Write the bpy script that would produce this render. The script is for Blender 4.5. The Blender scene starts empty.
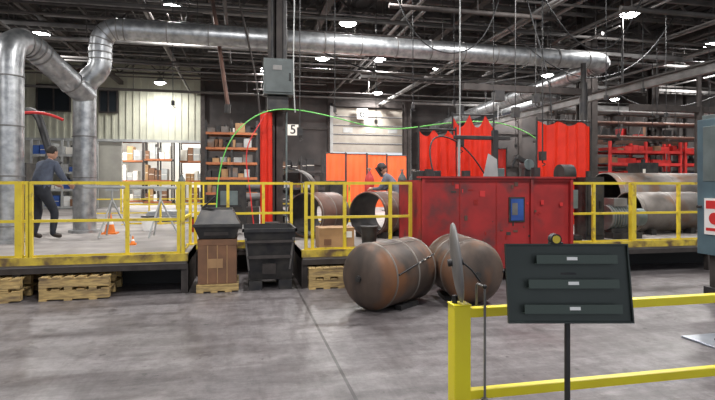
import bpy, math, random
from mathutils import Vector, Matrix, Euler
random.seed(7)
S = bpy.context.scene
COL = S.collection
try:
    S.view_settings.view_transform = 'Standard'
except Exception: pass

# ------------------------------------------------------------ materials
def mat(name, c, rough=0.6, metal=0.0, c2=None, scale=4.0, bump=0.0, detail=6, lo=0.35, hi=0.65, emit=None, es=1.0, trans=None, stretch=None, c3=None, s3=1.2, c3lo=.5, c3hi=.68):
    m = bpy.data.materials.new(name); m.use_nodes = True
    nt = m.node_tree; N = nt.nodes; L = nt.links
    b = N['Principled BSDF']
    b.inputs['Base Color'].default_value = (*c, 1)
    b.inputs['Roughness'].default_value = rough
    b.inputs['Metallic'].default_value = metal
    if c2 or bump:
        tc = N.new('ShaderNodeTexCoord'); mp = N.new('ShaderNodeMapping')
        L.new(tc.outputs['Object'], mp.inputs[0])
        if stretch: mp.inputs['Scale'].default_value = stretch
        n = N.new('ShaderNodeTexNoise'); n.inputs['Scale'].default_value = scale; n.inputs['Detail'].default_value = detail
        L.new(mp.outputs[0], n.inputs['Vector'])
        if c2:
            r = N.new('ShaderNodeValToRGB')
            r.color_ramp.elements[0].position = lo; r.color_ramp.elements[1].position = hi
            r.color_ramp.elements[0].color = (*c, 1); r.color_ramp.elements[1].color = (*c2, 1)
            L.new(n.outputs['Fac'], r.inputs[0]); out = r.outputs[0]
            if c3:
                n3 = N.new('ShaderNodeTexNoise'); n3.inputs['Scale'].default_value = s3; n3.inputs['Detail'].default_value = 8
                L.new(mp.outputs[0], n3.inputs['Vector'])
                r3 = N.new('ShaderNodeValToRGB'); r3.color_ramp.elements[0].position = c3lo; r3.color_ramp.elements[1].position = c3hi
                L.new(n3.outputs['Fac'], r3.inputs[0])
                mx = N.new('ShaderNodeMix'); mx.data_type = 'RGBA'
                L.new(r3.outputs[0], mx.inputs[0]); L.new(out, mx.inputs[6]); mx.inputs[7].default_value = (*c3, 1)
                out = mx.outputs[2]
            L.new(out, b.inputs['Base Color'])
        if bump:
            bp = N.new('ShaderNodeBump'); bp.inputs['Strength'].default_value = bump; bp.inputs['Distance'].default_value = .02
            L.new(n.outputs['Fac'], bp.inputs['Height']); L.new(bp.outputs[0], b.inputs['Normal'])
    if emit:
        b.inputs['Emission Color'].default_value = (*emit, 1); b.inputs['Emission Strength'].default_value = es
    if trans:
        t = N.new('ShaderNodeBsdfTranslucent'); t.inputs[0].default_value = (*c, 1)
        mxs = N.new('ShaderNodeMixShader'); mxs.inputs[0].default_value = trans
        L.new(b.outputs[0], mxs.inputs[1]); L.new(t.outputs[0], mxs.inputs[2])
        L.new(mxs.outputs[0], N['Material Output'].inputs[0])
    return m

M = {}
M['yellow'] = mat('yellow_paint', (.74,.57,.04), .45, 0, (.62,.45,.03), 5, lo=.4, hi=.75, c3=(.30,.19,.06), s3=7, c3lo=.58, c3hi=.75)
M['yellowd'] = mat('worn_yellow_edge_paint', (.66,.50,.05), .55, 0, (.45,.32,.05), 5, c3=(.12,.075,.04), s3=4, c3lo=.46, c3hi=.62)
M['yellow2'] = mat('bright_yellow_paint', (.85,.74,.02), .4, 0, (.78,.64,.02), 3)
M['galv'] = mat('galvanized_steel', (.50,.51,.52), .38, .8, (.28,.29,.30), 7, .05)
M['rust'] = mat('rusty_vessel_steel', (.125,.088,.068), .55, .3, (.052,.04,.034), 3.2, .18, c3=(.20,.088,.04), s3=2.6, c3lo=.48, c3hi=.68, stretch=(1,1,.5))
M['rust2'] = mat('brown_mill_steel', (.17,.085,.06), .55, .3, (.09,.055,.045), 3, .1)
M['mill'] = mat('grey_mill_steel', (.20,.18,.165), .5, .4, (.12,.105,.095), 3, .08, c3=(.18,.10,.06), s3=2)
M['dsteel'] = mat('dark_steel', (.03,.03,.033), .55, .4, (.06,.056,.052), 6, .05)
M['weld'] = mat('weld_bead_steel', (.20,.18,.16), .45, .5)
M['bsteel'] = mat('brown_structural_steel', (.034,.028,.026), .7, .2, (.06,.050,.046), 5)
M['truss'] = mat('truss_paint', (.10,.092,.088), .7, .1, (.058,.053,.05), 2)
M['conduit'] = mat('conduit_grey', (.24,.23,.225), .5, .3, (.14,.135,.13), 3)
M['grey'] = mat('machine_grey', (.15,.19,.19), .5, .1, (.10,.13,.13), 4)
M['dgrey'] = mat('dark_enclosure_grey', (.085,.10,.10), .5, .1, (.06,.07,.07), 4)
M['bgrey'] = mat('machine_blue_grey', (.10,.17,.20), .5, .1, (.07,.12,.15), 3)
M['lgrey'] = mat('light_grey_paint', (.42,.43,.42), .5, 0, (.32,.33,.33), 4)
M['white'] = mat('white_paint', (.8,.8,.78), .5)
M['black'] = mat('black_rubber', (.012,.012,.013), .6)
M['red'] = mat('red_guard_paint', (.40,.022,.022), .6, 0, (.27,.018,.018), 3.0, .2, c3=(.12,.03,.03), s3=2.6, c3lo=.52, c3hi=.7)
M['redcurt'] = mat('red_welding_curtain', (.85,.045,.02), .4, 0, (.62,.025,.012), 3, trans=.4)
M['orcurt'] = mat('orange_red_curtain', (1.0,.17,.055), .4, 0, (1.0,.12,.04), 1.5, trans=.5)
M['dredcurt'] = mat('dark_red_curtain', (.48,.028,.02), .5, 0, (.28,.015,.012), 3, trans=.25)
M['card'] = mat('cardboard', (.42,.25,.12), .8, 0, (.34,.2,.1), 6)
M['cardd'] = mat('dirty_cardboard', (.24,.12,.065), .8, 0, (.16,.085,.05), 4)
M['wood'] = mat('pallet_wood', (.60,.43,.18), .75, 0, (.38,.26,.11), 8, stretch=(1,6,6), c3=(.2,.14,.08), s3=2)
M['siding'] = mat('beige_siding', (.50,.50,.40), .6, 0, (.42,.42,.34), 2)
M['wallw'] = mat('pale_wall_panel', (.42,.41,.36), .7, 0, (.3,.29,.26), 1.5)
M['walld'] = mat('dark_wall_paint', (.065,.055,.052), .8, 0, (.038,.034,.033), 1.2)
M['walll'] = mat('warehouse_wall', (.8,.79,.74), .7, 0, (.72,.7,.65), 1)
M['ceil'] = mat('dark_roof_deck', (.026,.025,.026), .85, 0, (.016,.015,.016), 1.5)
M['deck'] = mat('platform_concrete', (.34,.31,.29), .7, 0, (.22,.20,.19), 1.5, .05, c3=(.16,.145,.135), s3=.8)
M['door'] = mat('beige_overhead_door', (.36,.33,.28), .6, 0, (.30,.27,.23), 3)
M['glass'] = mat('dark_window_glass', (.02,.025,.03), .15)
M['orange'] = mat('orange_paint', (.8,.2,.02), .5)
M['rackor'] = mat('rack_beam_orange', (.42,.14,.05), .6, 0, (.3,.10,.04), 5)
M['rackred'] = mat('rack_red_paint', (.60,.035,.03), .55, 0, (.40,.025,.022), 4)
M['green'] = mat('green_hose', (.16,.62,.12), .4)
M['redh'] = mat('red_hose', (.6,.03,.03), .5)
M['blue'] = mat('blue_box', (.03,.10,.35), .5, 0, (.02,.06,.25), 3)
M['shirt'] = mat('grey_shirt_cloth', (.085,.10,.14), .9, 0, (.06,.07,.10), 12, .1)
M['shirt2'] = mat('welder_jacket_cloth', (.14,.15,.18), .9, 0, (.10,.11,.14), 12, .1)
M['pants'] = mat('dark_trouser_cloth', (.016,.018,.024), .9, 0, (.025,.028,.036), 12, .1)
M['skin'] = mat('skin', (.50,.28,.19), .5)
M['hair'] = mat('dark_hair', (.02,.014,.01), .7)
M['boot'] = mat('work_boot_leather', (.03,.02,.015), .6)
M['eye'] = mat('eye_dark', (.02,.02,.02), .2)
M['board'] = mat('stand_board_paint', (.022,.030,.027), .42, .3, (.034,.044,.039), 3)
M['tray'] = mat('stand_tray_paint', (.045,.062,.052), .4, .3)
M['lens'] = mat('lamp_lens', (1,1,1), .5, emit=(1,.99,.97), es=40)
M['mark'] = mat('white_marking_paint', (.75,.72,.65), .6)
M['kit'] = mat('aluminium_plate', (.42,.45,.50), .35, .6, (.3,.33,.38), 5)

def floor_mat():
    m = bpy.data.materials.new('stained_concrete'); m.use_nodes = True
    nt = m.node_tree; N = nt.nodes; L = nt.links; b = N['Principled BSDF']
    tc = N.new('ShaderNodeTexCoord')
    def noise(sc, det, st=None, rough=.6):
        n = N.new('ShaderNodeTexNoise'); n.inputs['Scale'].default_value = sc; n.inputs['Detail'].default_value = det
        n.inputs['Roughness'].default_value = rough
        if st:
            mp = N.new('ShaderNodeMapping'); mp.inputs['Scale'].default_value = st[:3]
            if len(st) > 3: mp.inputs['Rotation'].default_value = (0,0,st[3])
            L.new(tc.outputs['Object'], mp.inputs[0]); L.new(mp.outputs[0], n.inputs['Vector'])
        else: L.new(tc.outputs['Object'], n.inputs['Vector'])
        return n.outputs['Fac']
    def ramp(f, p0, p1, c0, c1):
        r = N.new('ShaderNodeValToRGB'); e = r.color_ramp.elements
        e[0].position = p0; e[1].position = p1; e[0].color = (*c0, 1); e[1].color = (*c1, 1)
        L.new(f, r.inputs[0]); return r.outputs[0]
    def mul(a, bb, fac=1.0):
        x = N.new('ShaderNodeMix'); x.data_type = 'RGBA'; x.blend_type = 'MULTIPLY'; x.inputs[0].default_value = fac
        L.new(a, x.inputs[6]); L.new(bb, x.inputs[7]); return x.outputs[2]
    base = ramp(noise(.5, 8), .36, .62, (.135,.122,.126), (.245,.225,.229))
    fine = ramp(noise(7, 14, None, .82), .40, .58, (.50,.49,.49), (1,1,1))
    streak = ramp(noise(1.6, 9, (.3,2.0,1), .72), .42, .54, (.60,.58,.58), (1,1,1))
    diag = ramp(noise(1.1, 9, (2.2,.25,1,.5), .74), .42, .50, (.72,.70,.70), (1,1,1))
    spots = ramp(noise(2.3, 9, None, .72), .37, .42, (.40,.38,.37), (1,1,1))
    drips = ramp(noise(9, 4, None, .5), .28, .32, (.32,.30,.29), (1,1,1))
    scuff = ramp(noise(2.0, 12, (.6,1.6,1,-.3), .8), .58, .66, (1,1,1), (1.5,1.47,1.45))
    o = mul(mul(mul(mul(mul(mul(base, fine, .85), streak, .8), diag, .8), spots, .7), scuff, .8), drips, .8)
    sx = N.new('ShaderNodeSeparateXYZ'); L.new(tc.outputs['Object'], sx.inputs[0])
    def joint(sock, off, per, w):
        a = N.new('ShaderNodeMath'); a.operation = 'SUBTRACT'; a.inputs[1].default_value = off; L.new(sock, a.inputs[0])
        p = N.new('ShaderNodeMath'); p.operation = 'PINGPONG'; p.inputs[1].default_value = per; L.new(a.outputs[0], p.inputs[0])
        g = N.new('ShaderNodeMath'); g.operation = 'LESS_THAN'; g.inputs[1].default_value = w; L.new(p.outputs[0], g.inputs[0])
        return ramp(g.outputs[0], 0, 1, (1,1,1), (.2,.19,.18))
    o = mul(o, joint(sx.outputs[0], .83, 6.4, .014), .9)
    L.new(o, b.inputs['Base Color'])
    rr = ramp(noise(1.1, 5), .3, .7, (.32,)*3, (.60,)*3); L.new(rr, b.inputs['Roughness'])
    bp = N.new('ShaderNodeBump'); bp.inputs['Strength'].default_value = .18; bp.inputs['Distance'].default_value = .01
    L.new(noise(14, 8), bp.inputs['Height']); L.new(bp.outputs[0], b.inputs['Normal'])
    return m
M['floor'] = floor_mat()

# ------------------------------------------------------------ mesh builder
def frame(d):
    d = Vector(d).normalized()
    up = Vector((0,0,1)) if abs(d.z) < .95 else Vector((1,0,0))
    a = d.cross(up).normalized(); b = a.cross(d).normalized()
    return d, a, b

def roundpath(pts, rad, n=6):
    pts = [Vector(p) for p in pts]
    if len(pts) < 3: return pts
    out = [pts[0]]
    for i in range(1, len(pts)-1):
        p, q, r = pts[i-1], pts[i], pts[i+1]
        d1 = (p-q); d2 = (r-q); k = min(rad, d1.length*.48, d2.length*.48)
        a = q+d1.normalized()*k; c = q+d2.normalized()*k
        for j in range(n+1):
            t = j/n; out.append(a*(1-t)**2+q*2*t*(1-t)+c*t*t)
    out.append(pts[-1]); return out

class MB:
    def __init__(s, name): s.name = name; s.v = []; s.f = []; s.m = []; s.fm = []; s.fs = []
    def mi(s, k):
        if k not in s.m: s.m.append(k)
        return s.m.index(k)
    def add(s, vs, fs, k, sm=False):
        o = len(s.v); s.v += [tuple(p) for p in vs]; i = s.mi(k)
        for f in fs: s.f.append([a+o for a in f]); s.fm.append(i); s.fs.append(sm)
        return s
    def b(s, x0, x1, y0, y1, z0, z1, k):
        vs = [(x,y,z) for z in (z0,z1) for y in (y0,y1) for x in (x0,x1)]
        return s.add(vs, [(0,2,3,1),(4,5,7,6),(0,1,5,4),(2,6,7,3),(0,4,6,2),(1,3,7,5)], k)
    def rb(s, c, size, k, rot=(0,0,0)):
        R = Euler(rot).to_matrix(); c = Vector(c); h = Vector(size)/2
        vs = [c+R@Vector((x*h.x,y*h.y,z*h.z)) for z in (-1,1) for y in (-1,1) for x in (-1,1)]
        return s.add(vs, [(0,2,3,1),(4,5,7,6),(0,1,5,4),(2,6,7,3),(0,4,6,2),(1,3,7,5)], k)
    def beam(s, p, q, w, h, k):
        p = Vector(p); q = Vector(q); d,a,bb = frame(q-p)
        vs = [P+a*x*w/2+bb*y*h/2 for P in (p,q) for x,y in ((-1,-1),(1,-1),(1,1),(-1,1))]
        return s.add(vs, [(3,2,1,0),(4,5,6,7),(0,1,5,4),(1,2,6,5),(2,3,7,6),(3,0,4,7)], k)
    def tube(s, pts, r, k, seg=12, cap=True, sm=True):
        pts = [Vector(p) for p in pts]; n = len(pts)
        rs = r if isinstance(r, (list,tuple)) else [r]*n
        d,a,bb = frame(pts[1]-pts[0]); vs = []
        for i,p in enumerate(pts):
            if i == 0: t = pts[1]-pts[0]
            elif i == n-1: t = pts[-1]-pts[-2]
            else: t = (pts[i+1]-pts[i]).normalized()+(pts[i]-pts[i-1]).normalized()
            t.normalize(); a = (a-t*a.dot(t)).normalized(); bb = t.cross(a)
            for j in range(seg):
                an = 2*math.pi*j/seg; vs.append(p+a*math.cos(an)*rs[i]+bb*math.sin(an)*rs[i])
        fs = [(i*seg+j, i*seg+(j+1)%seg, (i+1)*seg+(j+1)%seg, (i+1)*seg+j) for i in range(n-1) for j in range(seg)]
        s.add(vs, fs, k, sm)
        if cap:
            s.add(vs[:seg], [tuple(range(seg-1,-1,-1))], k); s.add(vs[-seg:], [tuple(range(seg))], k)
        return s
    def cyl(s, p, q, r, k, r2=None, seg=16, cap=True):
        return s.tube([p,q], [r, r if r2 is None else r2], k, seg, cap)
    def rev(s, o, d, prof, k, seg=32):
        o = Vector(o); d = Vector(d).normalized()
        pts = [o+d*t for t,_ in prof]; _,a,bb = frame(d); vs = []
        for (t,r),p in zip(prof,pts):
            for j in range(seg):
                an = 2*math.pi*j/seg; vs.append(p+a*math.cos(an)*r+bb*math.sin(an)*r)
        fs = [(i*seg+j, i*seg+(j+1)%seg, (i+1)*seg+(j+1)%seg, (i+1)*seg+j) for i in range(len(prof)-1) for j in range(seg)]
        return s.add(vs, fs, k, True)
    def ball(s, c, r, k, seg=16, rot=(0,0,0)):
        r = r if isinstance(r,(tuple,list)) else (r,r,r); R = Euler(rot).to_matrix(); c = Vector(c)
        n = seg//2; vs = []; 
        for i in range(n+1):
            th = math.pi*i/n
            for j in range(seg):
                ph = 2*math.pi*j/seg
                vs.append(c+R@Vector((r[0]*math.sin(th)*math.cos(ph), r[1]*math.sin(th)*math.sin(ph), r[2]*math.cos(th))))
        fs = [(i*seg+j,(i+1)*seg+j,(i+1)*seg+(j+1)%seg,i*seg+(j+1)%seg) for i in range(n) for j in range(seg)]
        return s.add(vs, fs, k, True)
    def sheet(s, p, q, z0, z1, k, amp=.05, wl=.3, nz=5, sag=0.0):
        p = Vector((*p,0)); q = Vector((*q,0)); d = q-p; Ln = d.length; n = max(8,int(Ln/wl*8)); nrm = Vector((-d.y,d.x,0)).normalized()
        vs = []; ph = random.random()*6
        for j in range(nz+1):
            t = j/nz
            for i in range(n+1):
                x = i/n; zt = z1-sag*abs(math.sin(x*math.pi*2.5))
                w = amp*(math.sin(x*Ln/wl*2*math.pi+ph+.6*math.sin(3*t+x*5)))*(.5+.5*(1-t))
                P = p+d*x+nrm*w; P.z = z0+(zt-z0)*t; vs.append(P)
        fs = [(j*(n+1)+i, j*(n+1)+i+1, (j+1)*(n+1)+i+1, (j+1)*(n+1)+i) for j in range(nz) for i in range(n)]
        return s.add(vs, fs, k, True)
    def build(s, bevel=0, parent=None):
        me = bpy.data.meshes.new(s.name)
        me.from_pydata(s.v, [], s.f)
        for k in s.m: me.materials.append(M[k])
        me.polygons.foreach_set('material_index', s.fm); me.polygons.foreach_set('use_smooth', s.fs)
        me.update()
        ob = bpy.data.objects.new(s.name, me); COL.objects.link(ob)
        if bevel:
            bv = ob.modifiers.new('bevel','BEVEL'); bv.width = bevel; bv.segments = 2; bv.limit_method = 'ANGLE'
        if parent: ob.parent = parent
        return ob

D = 0.56
# ------------------------------------------------------------ room shell
f = MB('floor'); f.b(-12,22,-4,26,-.2,0,'floor'); f.build()
o = MB('yard_ground'); o.b(3.3,24,26.25,60,.3,.54,'deck'); o.build()

d = MB('raised_platform_floor')
for x0,x1,y0 in ((-12,-.78,8.0),(-.78,.9,9.4),(.9,22,8.0)):
    d.b(x0,x1,y0,25.8,D-.12,D,'deck')
    d.b(x0,x1,y0-.03,y0,D-.08,D+.03,'yellowd')
    d.b(x0,x1,y0-.01,y0+.06,D-.2,D-.12,'bsteel')
    d.b(x0,x1,y0+.9,y0+.95,0,D-.12,'black')  # black sheet standing in for the darkness under the open deck
    n = max(1,int((x1-x0)/1.9))
    for i in range(n+1):
        x = x0+.05+(x1-x0-.1)*i/n
        d.b(x-.05,x+.05,y0+.02,y0+.12,0,D-.12,'bsteel')
d.b(-.80,-.78,8,9.4,0,D,'bsteel'); d.b(.9,.92,8,9.4,0,D,'bsteel')
d.build()

w = MB('wall_back')
w.b(-12,-5.5,26,26.2,D,3.7,'wallw'); w.b(-12,-5.5,26,26.2,3.7,7.4,'siding')
w.b(-5.5,-1.9,26,26.2,3.7,7.4,'siding')
w.b(-1.9,4.5,26,26.2,D,7.4,'walld'); w.b(4.5,8.5,26,26.2,5.6,7.4,'walld'); w.b(8.5,22,26,26.2,D,7.4,'walld')
x = -11.9
while x < -1.9:
    w.b(x,x+.07,25.95,26,3.7,7.2,'siding'); x += .3
w.b(-12,-1.8,25.9,26,3.62,3.74,'lgrey')
for z in (2.6,4.4,6): w.b(-1.8,4.4,25.92,26,z,z+.12,'bsteel'); w.b(8.6,22,25.92,26,z,z+.12,'bsteel')
for x in (-1.85,1.2,4.35,8.55,12,15,18.5): w.b(x-.1,x+.1,25.85,26,D,7.2,'bsteel')
w.build()
w = MB('wall_left'); w.b(-12.2,-12,-4,26.2,0,7.4,'walld'); w.build()
w = MB('wall_right'); w.b(22,22.2,-4,26.2,0,7.4,'walld')
for v in range(2,26,4): w.b(21.85,22,v,v+.2,0,7.4,'bsteel')
w.build()
w = MB('ceiling'); w.b(-12.2,22.2,-4,26.2,7.4,7.6,'ceil')
for i in range(0,68): w.b(-12+i*.5,-11.8+i*.5,4,26,7.36,7.4,'ceil')
w.build()
for i,(a,b2,z0,z1) in enumerate(((-9.0,-7.7,5.0,6.1),(-6.4,-5.7,5.0,5.95))):
    m = MB('window_%d'%(i+1)); m.b(a,b2,25.88,25.95,z0,z1,'glass')
    for (p,q,r,s_) in ((a-.06,a,z0-.06,z1+.06),(b2,b2+.06,z0-.06,z1+.06),(a,b2,z0-.06,z0),(a,b2,z1,z1+.06),((a+b2)/2-.03,(a+b2)/2+.03,z0,z1)):
        m.b(p,q,25.85,25.95,r,s_,'bsteel')
    m.build()
m = MB('door_1'); z = 3.3
while z < 5.55:
    m.b(4.5,8.5,26.02,26.08,z,min(z+.44,5.6),'door'); m.b(4.5,8.5,26.0,26.02,z+.41,z+.44,'bsteel'); z += .46
for x in (5.3,6.5,7.7): m.b(x-.25,x+.25,26.0,26.02,4.3,4.55,'lgrey')
m.b(4.35,4.5,25.8,26.0,D,5.75,'lgrey'); m.b(8.5,8.65,25.8,26.0,D,5.75,'lgrey'); m.b(4.35,8.65,25.8,26,5.6,5.8,'bsteel')
m.build()
m = MB('wall_warehouse'); m.b(-14,3,37,37.2,D,7,'walll'); m.b(-14.2,-14,26.2,37,D,7,'walll'); m.b(3,3.2,26.2,37,D,7,'walll')
m.b(-14,3,26.2,37,6.8,7,'walll'); m.build()
m = MB('floor_warehouse'); m.b(-14,3,25.8,37,D-.2,D,'deck'); m.build()

def rack(name, x0,x1,y0,y1,z0,levels,h,cols,shelfc='rackor',fill=.95,post='blue',zoff=0):
    m = MB(name)
    for x in (x0,(x0+x1)/2,x1):
        for y in (y0,y1): m.b(x-.04,x+.04,y-.04,y+.04,z0,z0+zoff+levels*h,post)
    for l in range(levels):
        z = z0+zoff+l*h+.12
        m.b(x0,x1,y0-.05,y0-.01,z-.1,z,shelfc); m.b(x0,x1,y1,y1+.04,z-.1,z,shelfc); m.b(x0,x1,y0,y1,z-.03,z,'dsteel')
        x = x0+.06
        while x < x1-.15:
            ww = random.uniform(.14,.42); hh = random.uniform(.35,.95)*(h-.2)
            if x+ww > x1-.05: break
            if random.random() < fill:
                k = random.choice(cols); yy = y0+random.uniform(0,.15); m.b(x,x+ww,yy,y1-.05,z,z+hh,k)
                if hh > .4: m.b(x+.02,x+ww-.02,yy-.015,yy,z+hh*.45,z+hh*.5,'mark')
                elif random.random() < .4: m.cyl((x+ww/2,(y0+y1)/2,z+hh),(x+ww/2,(y0+y1)/2,z+hh+.1),.06,'dsteel',seg=8)
            x += ww+.03
    m.build()
rack('pallet_rack',-5.4,-3.9,31,32,D,4,1.2,['cardd','card','lgrey','white','mark'],post='bsteel')
rack('pallet_rack',-3.7,-1.2,33,34,D,4,1.2,['card','cardd','mark','lgrey'],post='bsteel')
rack('pallet_rack',-8.6,-5.8,33,34,D,4,1.2,['card','mark','lgrey'],post='bsteel')
rack('storage_rack',-1.45,.62,22,23,D,6,.62,['cardd','card','dsteel','mill','lgrey','black','mark'],post='dsteel')
rack('storage_rack',9.2,12.0,24.2,25.2,D,4,.9,['cardd','dsteel','rust','lgrey','black','blue'],post='dsteel')
rack('storage_rack',-8.8,-6.4,24.6,25.4,D,4,.75,['lgrey','white','mark','blue','cardd','dsteel'],'lgrey',post='lgrey')
rack('storage_rack',1.6,3.9,24.6,25.4,D,3,.8,['cardd','dsteel','rust','lgrey','black'],'dsteel',post='dsteel')

# ------------------------------------------------------------ roof structure
def truss(v):
    m = MB('roof_truss'); zt,zb = 7.22,6.45
    m.b(-12,22,v-.06,v+.06,zt,zt+.11,'truss'); m.b(-12,22,v-.05,v+.05,zb,zb+.09,'truss')
    x = -12; k = 0
    while x < 21.9:
        a,b2 = (zb+.05,zt+.05) if k%2 == 0 else (zt+.05,zb+.05)
        m.beam((x,v,a),(min(22,x+.85),v,b2),.05,.05,'truss'); x += .85; k += 1
    m.build()
for v in (8.5,10.2,11.6,13.1,14.7,16.4,18.2,20.1,22,24.2): truss(v)
m = MB('roof_purlins')
for x in range(-11,22,2): m.b(x,x+.08,5,25.9,7.12,7.26,'truss')
for x in (-5.5,2.2,6.1,10.0,14): m.b(x-.1,x+.1,5,25.9,6.28,6.44,'bsteel')
m.build()
m = MB('overhead_pipework')
for x,z in ((-8,6.2),(-2.4,6.0),(4.3,6.1),(8.2,6.15),(12.5,6.0),(6.9,5.75),(7.05,5.75),(13.6,5.6)):
    m.cyl((x,5,z),(x,25.8,z),.05,'conduit',seg=8)
for v,z in ((13.2,5.9),(16,6.15),(18.2,5.7),(21,6.0),(23.3,5.6)): m.cyl((-11.8,v,z),(21.8,v,z),.045,'truss',seg=8)
rr = random.Random(3)
for i in range(46):
    v = rr.uniform(10,24); x0 = rr.uniform(-10,12); L_ = rr.uniform(4,13); z = rr.uniform(5.4,6.4); r = rr.choice((.02,.025,.035,.06)); k = rr.choice(('conduit','truss','bsteel','conduit','truss'))
    if abs(v-12.4) < .5: v += 1
    x1 = min(21.5,x0+L_); m.cyl((x0,v,z),(x1,v,z),r,k,seg=8)
    for x in (x0+.3,(x0+x1)/2,x1-.3): m.cyl((x,v,z),(x,v,7.35),.012,'truss',seg=5)
for i in range(26):
    x = rr.uniform(-9,19); v0 = rr.uniform(8,14); v1 = v0+rr.uniform(4,10); z = rr.uniform(5.7,6.4)
    m.cyl((x,v0,z),(x,v1,z),rr.choice((.02,.03,.045)),rr.choice(('conduit','truss')),seg=8)
    m.cyl((x,v0+.3,z),(x,v0+.3,7.35),.012,'truss',seg=5); m.cyl((x,v1-.3,z),(x,v1-.3,7.35),.012,'truss',seg=5)
m.build()
m = MB('cable_tray')
for (x0,x1,v,z) in ((1.5,14,13.7,5.55),(-9,3,15.5,5.9),(4,20,17.3,5.3)):
    m.b(x0,x1,v,v+.03,z,z+.1,'conduit'); m.b(x0,x1,v+.35,v+.38,z,z+.1,'conduit')
    x = x0
    while x < x1: m.b(x,x+.03,v,v+.38,z,z+.02,'conduit'); x += .3
    for j in range(4): m.cyl((x0,v+.08+j*.07,z+.04),(x1,v+.08+j*.07,z+.04),.025,'black',seg=6)
    x = x0+.5
    while x < x1: m.cyl((x,v+.015,z),(x,v+.015,7.35),.01,'truss',seg=5); m.cyl((x,v+.365,z),(x,v+.365,7.35),.01,'truss',seg=5); x += 2.4
m.build()
m = MB('diagonal_brace_pipe'); m.cyl((-.75,12.9,6.45),(-.33,12.6,3.5),.05,'rust2',seg=10); m.cyl((-.33,12.6,3.5),(-.33,12.6,3.3),.07,'dsteel'); m.build()

def icol(name,x,y,z0,z1,w,k='bsteel'):
    m = MB(name); t = .03
    m.b(x-w/2,x+w/2,y-w/2,y-w/2+t,z0,z1,k); m.b(x-w/2,x+w/2,y+w/2-t,y+w/2,z0,z1,k); m.b(x-t/2,x+t/2,y-w/2,y+w/2,z0,z1,k)
    m.b(x-w*.7,x+w*.7,y-w*.7,y+w*.7,z0,z0+.03,k); return m
for x,y,w_ in ((.68,11,.3),(10.45,14.1,.44),(8.0,24.6,.34),(1.2,24.6,.3),(15.5,17,.3)):
    icol('steel_column',x,y,D,7.2,w_).build()

# ------------------------------------------------------------ ducts
def duct(m, pts, r, rad, band=.9, seg=28):
    P = roundpath(pts, rad, 7); m.tube(P, r, 'galv', seg)
    acc = 0; nxt = .3
    for a,b2 in zip(P[:-1],P[1:]):
        L_ = (b2-a).length; dd = (b2-a).normalized() if L_ > 1e-5 else None
        short = L_ < .35
        while nxt <= acc+L_ and dd:
            c = a+dd*(nxt-acc); m.cyl(c-dd*.012,c+dd*.012,r+.014,'conduit',seg=seg)
            nxt += (.15 if short else band)
        acc += L_
m = MB('ventilation_duct')
duct(m,[(-4.12,10.5,D),(-4.12,10.5,4.5),(-3.35,12.4,3.55)],.24,.75)
duct(m,[(-3.38,12.4,D),(-3.38,12.4,3.85),(-3.06,12.4,4.15),(-3.06,12.4,5.08),(9.9,12.4,5.0),(9.9,25.8,4.6)],.235,.6)
for p in ((-4.12,10.5),(-3.38,12.4)): m.cyl((*p,D),(*p,D+.06),.32,'galv',seg=28)
for x in (-1,2,5,8): m.cyl((x,12.4,5.25),(x,12.4,6.4),.01,'dsteel',seg=6)
m.build()
m = MB('branch_duct')
duct(m,[(12.4,25.8,5.1),(12.4,18.5,5.1),(10.2,16.6,4.78)],.2,.6); m.build()

m = MB('electrical_enclosure')
m.b(.42,1.02,10.45,10.82,3.42,4.14,'dgrey'); m.b(.45,.99,10.43,10.45,3.46,4.1,'dgrey'); m.b(.92,.96,10.41,10.43,3.7,3.85,'black'); m.b(.6,.78,10.42,10.43,3.9,4.0,'conduit')
m.b(.5,.92,10.55,10.82,3.12,3.4,'dsteel'); m.cyl((.6,10.65,4.14),(.6,10.65,6.4),.03,'dsteel',seg=8); m.cyl((.85,10.65,4.14),(.85,10.65,6.4),.05,'dsteel',seg=8)
m.cyl((.9,10.8,3.12),(.9,10.8,D),.02,'grey',seg=8)
m.build(.01)

# ------------------------------------------------------------ high bay lights
LP = [(-6.0,17.5),(-1.77,14.1),(2.94,14.4),(10.2,12.0),(2.85,18.6),(5.4,21.5),(7.6,19.2),(11.7,21.5),(12.5,19.4),(-3.6,24.6),(17.3,16.9),(17,22.8),(.9,20.9),(19.5,24),(6.6,25),(14.5,25),(15,14)]
NEAR = [(-8,9),(-7,3),(0,2.5),(0,7.6),(6,4.5),(6.5,9.4),(13,3),(15,9.4),(-8,13.6),(3,10.8)]
def light(x,y,p,z=6.2,name='high_bay_light'):
    m = MB(name)
    m.rev((x,y,z),(0,0,1),[(0,.25),(.03,.27),(.06,.25),(.1,.14),(.22,.1),(.24,.0)],'lgrey',20)
    m.rev((x,y,z+.005),(0,0,1),[(-.09,0.0),(-.075,.12),(-.04,.2),(0,.24)],'lens',20)
    m.cyl((x,y,z+.22),(x,y,7.35 if y < 26 else 6.8),.012,'dsteel',seg=6)
    ob = m.build()
    l = bpy.data.lights.new('lamp','AREA'); l.shape = 'DISK'; l.size = .36; l.energy = p; l.color = (1,.98,.96)
    lo = bpy.data.objects.new('lamp',l); lo.location = (x,y,z-.1); COL.objects.link(lo); lo.parent = ob
for x,y in LP: light(x,y,215)
for x,y in NEAR: light(x,y,235)
light(4.9,18.3,320)  # extra fixture, added to brighten the orange curtain screens
for x,y in ((-4.5,28.6),(-2.5,34),(-7,31)): light(x,y,480,6.1,'warehouse_lamp')

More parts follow.
